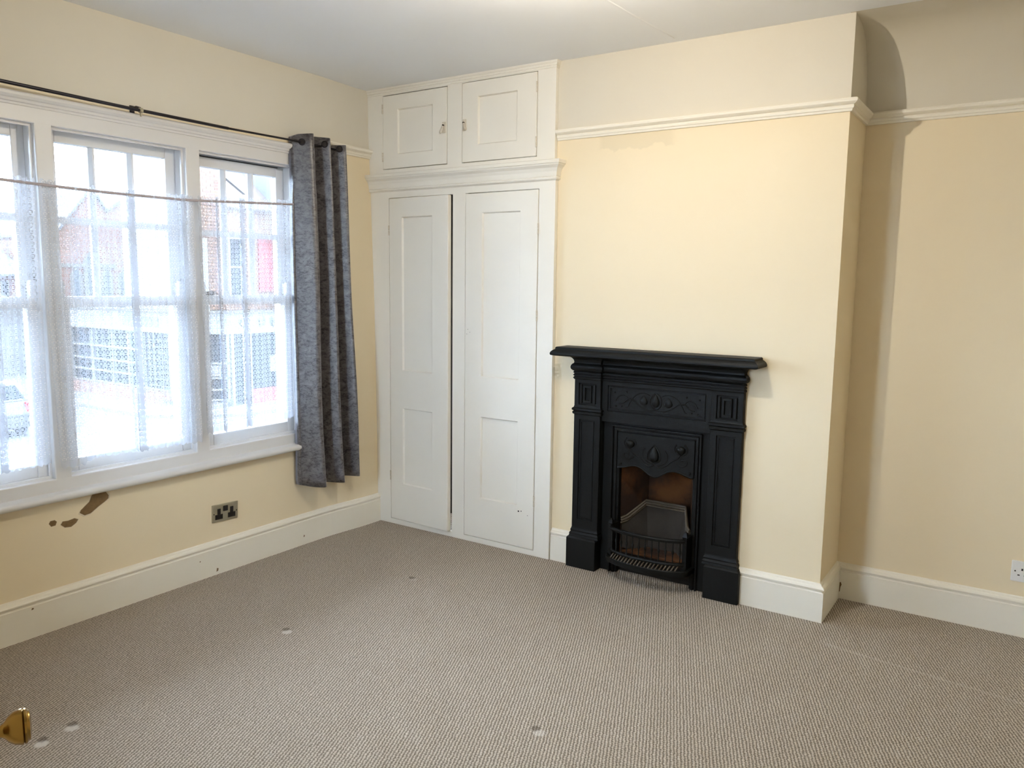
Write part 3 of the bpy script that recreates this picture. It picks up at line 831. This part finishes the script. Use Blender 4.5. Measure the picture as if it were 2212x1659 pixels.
WZ = [(-2.46, 1.772), (-1.965, 1.765), (-1.8, 1.761), (-1.55, 1.757), (-1.19, 1.760), (-.90, 1.777), (-.54, 1.797)]
def wz(y): return interp(y, WZ)
ys = [-2.46 + 1.92*i/30 for i in range(31)]
o = MB().tube([(.030, y, wz(y)) for y in ys], .0055, 8).build('net_wire', 'netrod', smooth=True)
tag(o, 'pinkish-grey covered wire carrying the lace nets across the windows', 'curtain wire')

def net(y0, y1, zb, folds, label, seed, shear=0.0, corner=None):
    rd = random.Random(seed)
    way = []
    y = y0; step = .005
    fl = sorted(folds); ph = rd.random()*6
    def bx(y): return .030 + .007*math.sin(y*2*math.pi/.083 + ph) + .004*math.sin(y*2*math.pi/.037 + 2*ph)
    while y < y1:
        if fl and y >= fl[0][0] - fl[0][1]/2:
            c, w = fl.pop(0)
            for k in range(5): way.append((c - w/2 + w*k/4, .026))
            for k in range(5): way.append((c + w/2 - w*k/4, .036))
            for k in range(5): way.append((c - w/2 + w*k/4, .046))
            y = c + w/2
        else: way.append((y, bx(y)))
        y += step
    n = len(way); R = 22
    vs, uv = [], []
    arcs = [0]
    for a, b in zip(way, way[1:]): arcs.append(arcs[-1] + math.dist(a, b)*1.15)
    for j in range(R+1):
        s = j/R
        for i, (y, x) in enumerate(way):
            scal = .011*abs(math.sin(math.pi*arcs[i]/.034))
            top = wz(y) + .020 + .004*math.sin(arcs[i]*170)
            bot = zb + interp(y, corner) if corner else zb
            bot -= scal
            z = top + (bot-top)*s
            amp = min(1.0, .35 + 1.1*s)
            yy = y + shear*s*s*(1 if y < (y0+y1)/2 else .2)
            vs.append((.030 + (x-.030)*amp + .004*math.sin(arcs[i]*150)*max(0, 1-s*6), yy, z))
            uv.append((arcs[i], z - bot))
    mb = MB(); mb.v = vs; mb.uv = uv
    mb.f = [(j*n+i, j*n+i+1, (j+1)*n+i+1, (j+1)*n+i) for j in range(R) for i in range(n-1)]
    o = mb.build('net_curtain', 'lace', smooth=True, clean=False)
    return tag(o, label, 'net curtain', 'white lace nets hung across the lower windows')
net(-2.42, -1.845, .690, [(-2.02, .03)], 'white lace net over the window at the left edge', 1)
net(-1.828, -1.172, .685, [(-1.470, .034), (-1.225, .02)], 'white lace net over the middle window, reaching onto both mullions', 5, shear=.02, corner=[(-1.83, -.022), (-1.73, -.022), (-1.70, .0), (-1.17, -.012)])
net(-1.150, -.612, .700, [(-.912, .030), (-1.05, .012)], 'white lace net over the window beside the velvet curtain', 8, corner=[(-1.15, .0), (-.55, .016)])

# ------------------------------------------------------------------ sockets
so = empty('power_socket', (0, -1.043, .2925), label='brushed metal double power socket with black inserts below the window', cat='socket')
WL[so.name] = Vector((0, 0, 0))
so_rot = math.radians(-2.6)
def part0(mb, name, mat, bevel=0):
    o = mb.build(name, mat, None, origin=(0, 0, 0), bevel=bevel); o.parent = so; return o
part0(MB().box(0, .0065, -.073, .073, -.043, .043), 'plate', 'steel', .003)
for c in (-.036, .036):
    part0(MB().box(.004, .0082, c-.021, c+.021, -.030, -.006).box(.004, .0082, c-.009, c+.009, -.006, .022), 'outlet_insert', 'black_plastic', .001)
part0(MB().box(.004, .0105, -.013, .013, .006, .032), 'rocker_switch', 'black_plastic', .002)
for y in (-.064, .064):
    part0(MB().lathe([(.0028, 0), (.0028, .0015)], (.0062, y, -.002), (1, 0, 0), 8), 'screw', 'dark')
so.rotation_euler = (so_rot, 0, 0)

s2 = empty('wall_socket', (3.281, AY, .228), label='white plastic double wall socket low in the alcove at the right edge', cat='socket')
def pz(mb, name, mat, bevel=0): return mb.build(name, mat, s2, bevel=bevel)
pz(MB().box(3.208, 3.354, AY-.010, AY, .228, .314), 'plate', 'white_plastic', .003)
for c in (3.246, 3.316):
    pz(MB().box(c-.003, c+.003, AY-.0108, AY-.009, .276, .285), 'earth_slot', 'black_plastic')
    for d in (-.011, .011):
        pz(MB().box(c+d-.004, c+d+.004, AY-.0108, AY-.009, .254, .2585), 'pin_slot', 'black_plastic')
for c in (3.262, 3.300):
    pz(MB().box(c-.006, c+.006, AY-.0135, AY-.009, .290, .306), 'rocker_switch', 'white_plastic', .001)
pz(MB().lathe([(.003, 0), (.003, .001)], (3.222, AY-.010, .272), (0, -1, 0), 8), 'screw', 'dark')

# ------------------------------------------------------------------ ceiling lamp (just above the frame)
LX, LY, LZ = 1.93, -1.27, 2.305
lp = empty('pendant_lamp', (LX, LY, LZ-.03), label='short pendant with a bulb under a white saucer reflector', cat='lamp')
MB().lathe([(.001, 2.4698), (.045, 2.4695), (.047, 2.462), (.036, 2.452), (.012, 2.446), (.001, 2.445)], (LX, LY, 0), n=20).build('ceiling_rose', 'white_plastic', lp, smooth=40)
MB().tube([(LX, LY, 2.448), (LX, LY, 2.385)], .003, 8).build('cord', 'white_plastic', lp)
MB().lathe([(.004, 2.388), (.014, 2.384), (.0165, 2.376), (.0165, 2.345), (.013, 2.338), (.002, 2.337)], (LX, LY, 0), n=16).build('lamp_holder', 'white_plastic', lp, smooth=40)
MB().lathe([(.014, 2.352), (.028, 2.345), (.042, 2.336), (.050, 2.328), (.0505, 2.325), (.042, 2.332), (.028, 2.340), (.014, 2.346)], (LX, LY, 0), n=28).build('reflector', 'white_plastic', lp, smooth=40)
MB().lathe([(.001, -.030), (.012, -.0275), (.022, -.020), (.026, -.008), (.026, .002), (.020, .012), (.013, .022), (.011, .034), (.001, .035)], (LX, LY, LZ), n=16).build('bulb', 'glass', lp, smooth=True)
ld = bpy.data.lights.new('filament', 'POINT'); ld.energy = LAMP; ld.color = (1.0, .89, .73); ld.shadow_soft_size = .012
lo = bpy.data.objects.new('filament', ld); COL.objects.link(lo); lo.parent = lp; lo.location = (0, 0, .026)

# ------------------------------------------------------------------ the open door (its knob shows at the lower left)
K = Vector((2.194, -2.956, .8485)); DD = Vector((-.9223, .3865, 0)); NN = Vector((-.3865, -.9223, 0))
def loc2w(mb):
    mb.v = [tuple(Vector((K.x, K.y, 0)) + DD*a + NN*b + Vector((0, 0, z))) for a, b, z in mb.v]; return mb
hg = Vector((K.x, K.y, 0)) + DD*(-.695) + NN*.08
dr1 = struct(empty('door_1', tuple(hg)), 'white panelled room door standing open at the left, beside the camera', 'door')
loc2w(MB().plate('y', .066, .102, -.695, .065, .008, 1.985, [(-.59, -.36, .22, .78), (-.27, -.04, .22, .78), (-.59, -.36, .98, 1.86), (-.27, -.04, .98, 1.86)])).build('leaf', 'trim', dr1, bevel=.003)
for a in (-.59, -.27):
    for z0, z1 in ((.22, .78), (.98, 1.86)):
        loc2w(MB().box(a-.004, a+.234, .078, .090, z0-.004, z1+.004)).build('panel', 'trim', dr1)
kb = MB().lathe([(.0072, -.030), (.0072, -.014), (.0095, -.0105), (.0155, -.006), (.0200, 0), (.0222, .007), (.0226, .0092), (.0205, .0098), (.0208, .0105), (.0222, .0112), (.0218, .0135), (.0195, .0150), (.0185, .0172), (.012, .0188), (.001, .0193)], K, -NN, 28).build('door_knob', 'brass', dr1, smooth=35)
MB().lathe([(.026, -.066), (.026, -.060), (.020, -.055), (.010, -.053), (.009, -.030)], K, -NN, 24).build('knob_rose', 'brass', kb, smooth=35)
for z in (.25, 1.72):
    loc2w(MB().tube([(-.700, .064, z-.05), (-.700, .064, z+.05)], .006, 8)).build('hinge', 'brass', dr1)

# ------------------------------------------------------------------ the street outside
G = -3.0
o = MB().box(-70, -.3, -40, 60, G-.2, G).build('road', 'road')
struct(o, 'grey asphalt road junction below the windows', 'road')
o = MB().prism([(4.5, 60), (4.5, -5.1), (-.3, -5.1), (-.3, -40), (60, -40), (60, 60)], 'z', G-.2, G).build('yard', 'yard')
struct(o, 'pale paved yard on the far side of the house, out of the picture', 'ground')
pv = struct(empty('pavement', (-24, 12, G)), 'pale paved footway along the corner shop', 'pavement')
MB().prism([(-34, 11.0), (-20.2, 11.0), (-18.2, 12.9), (-17.8, 30), (-34, 30)], 'z', G, G+.10).build('slab', 'paving', pv)
MB().prism([(-34, 10.85), (-20.1, 10.85), (-18.05, 12.8), (-17.65, 30), (-17.8, 30), (-18.2, 12.9), (-20.2, 11.0), (-34, 11.0)], 'z', G, G+.11).build('kerb', 'stone', pv)
for a, b in (((-19.8, 8.28), (-15.9, 7.86)), ((-19.8, 8.05), (-15.9, 7.62))):
    o = MB().prism([(a[0], a[1]), (b[0], b[1]), (b[0], b[1]+.09), (a[0], a[1]+.09)], 'z', G, G+.006).build('road_marking', 'roadline')
    tag(o, 'white double line painted across the mouth of the side street', 'road marking', 'double white lines on the road')

YS = 12.46
shop = empty('corner_shop', (-24, 14, G), label='corner shop with white fascia, dark gridded windows and brick upper storey', cat='building')
MB().prism([(-30, YS+.10), (-20.86, YS+.10), (-19.72, 13.66), (-19.62, 15.95), (-30, 15.95)], 'z', G, .28).build('ground_floor', 'shopglass', shop)
MB().box(-30, -20.80, YS, YS+.2, G, -2.40).build('brick_riser', 'brickwall_red', shop)
MB().box(-30, -20.80, YS-.03, YS+.02, -2.43, -2.36).build('window_ledge', 'stone', shop)
fa = MB().prism([(-30, YS-.05), (-20.78, YS-.05), (-19.56, 13.60), (-19.45, 15.95), (-19.65, 15.95), (-19.8, 13.7), (-20.9, YS+.2), (-30, YS+.2)], 'z', -.43, .30).build('fascia', 'fascia', shop)
MB().prism([(-30, YS-.12), (-20.74, YS-.12), (-19.48, 13.56), (-19.36, 15.95), (-19.65, 15.95), (-19.8, 13.7), (-20.9, YS+.2), (-30, YS+.2)], 'z', .28, .36).build('fascia_cap', 'stone', shop)
MB().box(-23.9, -23.15, YS-.07, YS-.045, -.24, .12).build('name_panel', 'letter', fa)
MB().box(-22.75, -21.75, YS-.07, YS-.045, -.24, .12).build('name_panel', 'letter', fa)
def bar(x0, x1, z0, z1, y0=YS-.02, y1=YS+.12): MB().box(x0, x1, y0, y1, z0, z1).build('window_bar', 'fascia', shop)
for z in (-1.07, -1.56, -1.98): bar(-30, -22.95, z-.03, z+.03)
for x in (-28.9, -27.6, -26.1, -24.75, -23.75): bar(x-.03, x+.03, -2.36, -.43, YS-.01)
bar(-23.0, -22.8, -2.6, -.43); bar(-21.3, -20.8, -2.6, -.43)
for k in range(9): bar(-22.8, -21.3, -.70-k*.225, -.685-k*.225, YS+.02)
for k in range(5): bar(-22.5+k*.26, -22.485+k*.26, -2.6, -.43, YS+.03)
# chamfered corner and front
def cpt(t, off=0.0):
    a = Vector((-20.80, YS)); b = Vector((-19.60, 13.62)); n = Vector((.69, -.72))
    return a.lerp(b, t) + n*off
def cbar(t0, t1, z0, z1, name='window_bar', mat='fascia', off=.03):
    a, b = cpt(t0), cpt(t1); n = Vector((.69, -.72))*off
    MB().prism([tuple(a), tuple(b), tuple(b+n), tuple(a+n)], 'z', z0, z1).build(name, mat, shop)
for t in (0.0, .5, .94): cbar(t, t+.06, G, -.43)
for z in (-1.45, -1.95, -2.35, -2.7): cbar(0, 1, z, z+.06)
cbar(0, 1, G, G+.25, 'stall_board', 'fascia')
for t, z, w, h in ((.12, -1.83, .18, .33), (.60, -1.85, .22, .36), (.14, -2.28, .2, .22), (.28, -1.35, .16, .22)): cbar(t, t+w, z, z+h, 'notice', 'render', .05)
for y in (13.7, 14.35, 14.42, 15.9): MB().box(-19.63, -19.52, y-.05, y+.05, G, -.43).build('window_bar', 'fascia', shop)
MB().box(-19.63, -19.55, 14.5, 15.9, G, -2.4).build('stall_board', 'redpaint', shop)
MB().box(-19.63, -19.58, 15.3, 15.85, -1.85, -1.25).build('notice', 'render', shop)
def txt(s, size, mat, parent, loc, rot, name, depth=.012):
    c = bpy.data.curves.new(name, 'FONT'); c.body = s; c.size = size; c.extrude = depth; c.align_x = 'CENTER'; c.align_y = 'CENTER'
    c.resolution_u = 3
    ob = bpy.data.objects.new(name, c); COL.objects.link(ob)
    dg = bpy.context.evaluated_depsgraph_get()
    me = bpy.data.meshes.new_from_object(ob.evaluated_get(dg)); bpy.data.objects.remove(ob)
    me.materials.clear(); me.materials.append(M[mat])
    o = place(name, me, loc, parent); o.rotation_euler = rot
    return o
for s, y in (('T', 13.42), ('C', 14.10), ('U', 14.86), ('E', 15.36), ('C', 15.86)):
    t = interp(y, [(12.46, -20.7), (13.60, -19.50), (15.95, -19.40)])
    txt(s, .42, 'letter', fa, (t + .03, y, -.07), (math.pi/2, 0, math.pi/2 - (.45 if y < 13.6 else .05)), 'fascia_letter', .03)
# street name plate
sg = empty('street_sign', (-21.42, YS-.03, -2.90), label='white street name plate reading QUEENS on the brick riser', cat='sign')
MB().box(-21.95, -20.86, YS-.03, YS-.001, -2.90, -2.76).build('plate', 'fascia', sg)
txt('QUEENS', .19, 'ink', sg, (-21.42, YS-.032, -2.79), (math.pi/2, 0, 0), 'lettering', .004)
# upper storey: brick, tall white sash, tiled roof, white verge
MB().box(-24, -20.0, 12.9, 15.95, .36, 3.9).build('upper_wall', 'brickwall', shop)
MB().box(-24, -20.0, 12.60, 13.84, .36, 5.6).build('gable_wall', 'mortar', shop)
MB().box(-20.02, -19.95, 12.95, 13.15, .36, 2.75).build('corner_post', 'fascia', shop)
br = None; rb = random.Random(4)
bw, bh = .305, .104
nb = 0
for r in range(50):
    for c in range(5):
        y = 12.60 + .15 + c*bw - (bw/2 if r % 2 else 0) + bw*.0
        z = .40 + r*bh
        if y - bw/2 < 12.59 or y + bw/2 > 13.99: continue
        if br is None:
            br = {}
            for mt in ('brick_a', 'brick_b'):
                ob = MB().box(-.02, .012, -(bw-.022)/2, (bw-.022)/2, 0, bh-.02).build('brick', mt, shop, origin=(0, 0, 0)); br[mt] = ob.data
                ob.location = Vector((-20.0, y, z)) - WL[shop.name]
                y += bw
            continue
        place('brick', br['brick_a' if rb.random() < .6 else 'brick_b'], (-20.0 + rb.uniform(-.004, .004), y, z), shop); nb += 1
for y0, y1 in ((14.03, 14.58), ):
    w = MB().plate('x', -19.94, -20.0, y0-.08, y1+.08, .80, 2.86, [(y0, y1, .88, 1.80), (y0, y1, 1.86, 2.78)]).build('window', 'fascia', shop)
    for z0, z1 in ((.88, 1.80), (1.86, 2.78)): MB().box(-20.0, -19.985, y0, y1, z0, z1).build('pane', 'shopglass', w)
w = MB().plate('x', -19.94, -20.0, 15.22, 15.92, 1.00, 2.86, [(15.30, 15.85, 1.08, 2.78)]).build('window', 'redpaint', shop)
MB().box(-20.0, -19.985, 15.3, 15.85, 1.08, 2.78).build('pane', 'redpaint', w)
for k in range(24):
    x = -19.75 - k*.185; z = 3.85 + k*.14
    MB().prism([(x, z), (x-.25, z+.19), (x-.25, z+.15), (x-.01, z-.05)], 'y', 13.84, 15.95).build('tile_course', 'tile', shop)
MB().prism([(13.70, 4.74), (13.80, 4.80), (14.50, 4.40), (14.46, 4.28)], 'x', -19.75, -19.6).build('verge_board', 'fascia', shop)
whw = MB().box(-26, -19.45, 15.97, 26, G, 6.2).build('white_house', 'render')
tag(whw, 'white rendered house adjoining the corner shop', 'building')

chh = empty('brick_chapel', (-34, 17, G), label='red brick chapel with twin gables and pointed windows behind the shop', cat='building')
CX = -32
out = [(14.45, G), (14.45, 3.35), (15.95, 5.28), (16.58, 4.33), (18.35, 5.55), (20.6, 4.0), (20.6, G)]
MB().prism(out, 'x', CX, CX-8).build('wall', 'brickwall_red', chh)
for a, b in (((14.30, 3.18), (15.95, 5.30)), ((15.95, 5.30), (16.60, 4.32)), ((16.56, 4.32), (18.35, 5.57)), ((18.35, 5.57), (20.75, 3.92))):
    MB().prism([a, b, (b[0], b[1]+.16), (a[0], a[1]+.16)], 'x', CX+.12, CX-8.2).build('roof', 'slate', chh)
def lancet(y0, y1, z0, z1):
    c = (y0+y1)/2; w = (y1-y0)/2
    def shp(g): return [(y0-g, z0-g), (y1+g, z0-g), (y1+g, z1-w*1.2), (c+w*.55+g*.6, z1-w*.4), (c, z1+g*1.4), (c-w*.55-g*.6, z1-w*.4), (y0-g, z1-w*1.2)]
    f = MB().prism(shp(.13), 'x', CX, CX+.05).build('window', 'stone', chh)
    MB().prism(shp(0), 'x', CX+.05, CX+.058).build('pane', 'letter', f)
    MB().box(CX+.055, CX+.07, y0, y1, (z0+z1)/2-.2, (z0+z1)/2-.12).build('glazing_bar', 'fascia', f)
for y0, y1, z1 in ((14.97, 15.26, 1.75), (15.56, 15.98, 2.40), (16.32, 16.62, 1.72), (17.1, 17.5, 1.75)): lancet(y0, y1, -.6, z1)
MB().box(CX, CX+.08, 14.45, 16.9, 1.86, 2.02).build('stone_band', 'stone', chh)
MB().box(CX-.2, CX+.35, 18.30, 19.12, G, 3.5).build('brick_pier', 'brickwall', chh)
MB().box(CX-.25, CX+.42, 18.24, 19.18, 3.5, 3.64).build('pier_cap', 'stone', chh)

wh = empty('street_house', (-36, 10, G), label='house at the end of the side street with white ground floor and slate roof', cat='building')
MB().box(-40, -34, 6, 13.95, G, .27).build('ground_floor', 'render', wh)
MB().box(-39.9, -34.05, 6.05, 13.9, .27, 1.46).build('upper_wall', 'brickwall_red', wh)
MB().prism([(-33.8, 1.42), (-33.8, 1.52), (-37, 2.9), (-40.2, 1.5), (-40.2, 1.42)], 'y', 5.9, 14.05).build('roof', 'slate', wh)
w = MB().box(-34.05, -34.0, 12.95, 13.25, .42, 1.25).build('window', 'fascia', wh)
MB().box(-34.0, -33.99, 12.99, 13.21, .46, 1.21).build('pane', 'shopglass', w)

car = empty('parked_car', (-22, 6.6, G), label='dark grey hatchback with red tail lamps parked below the left window', cat='car')
CA, CB = 5.75, 7.42
MB().prism([(-20.02, -2.70), (-19.98, -2.35), (-20.06, -2.02), (-20.25, -1.95), (-23.9, -2.05), (-24.1, -2.3), (-24.1, -2.75), (-23.8, -2.80), (-20.3, -2.80)], 'y', CA, CB).build('body', 'carpaint', car, bevel=.05)
MB().loft([[(-20.10, CA+.05, -1.98), (-20.10, CB-.05, -1.98), (-23.2, CB-.05, -2.0), (-23.2, CA+.05, -2.0)],
           [(-20.45, CA+.20, -1.52), (-20.45, CB-.20, -1.52), (-22.3, CB-.20, -1.52), (-22.3, CA+.20, -1.52)],
           [(-20.7, CA+.26, -1.48), (-20.7, CB-.26, -1.48), (-22.1, CB-.26, -1.48), (-22.1, CA+.26, -1.48)]]).build('cabin', 'carpaint', car)
MB().loft([[(-20.135, CA+.16, -1.93), (-20.135, CB-.16, -1.93), (-20.12, CB-.16, -1.93), (-20.12, CA+.16, -1.93)],
           [(-20.40, CA+.28, -1.58), (-20.40, CB-.28, -1.58), (-20.385, CB-.28, -1.58), (-20.385, CA+.28, -1.58)]]).build('rear_window', 'shopglass', car)
for y in (CA+.02, CB-.20):
    MB().box(-20.12, -19.97, y, y+.18, -2.30, -2.02).build('tail_lamp', 'tail', car, bevel=.02)
MB().box(-20.05, -19.93, CA+.05, CB-.05, -2.72, -2.45).build('bumper', 'rubber', car, bevel=.03)
MB().box(-19.985, -19.965, 6.35, 6.85, -2.30, -2.18).build('number_plate', 'fascia', car)
for x in (-20.7, -23.3):
    for y in (CA-.02, CB-.16):
        MB().lathe([(.31, 0), (.31, .18)], (x, y, -2.69), (0, 1, 0), 20).build('wheel', 'rubber', car)
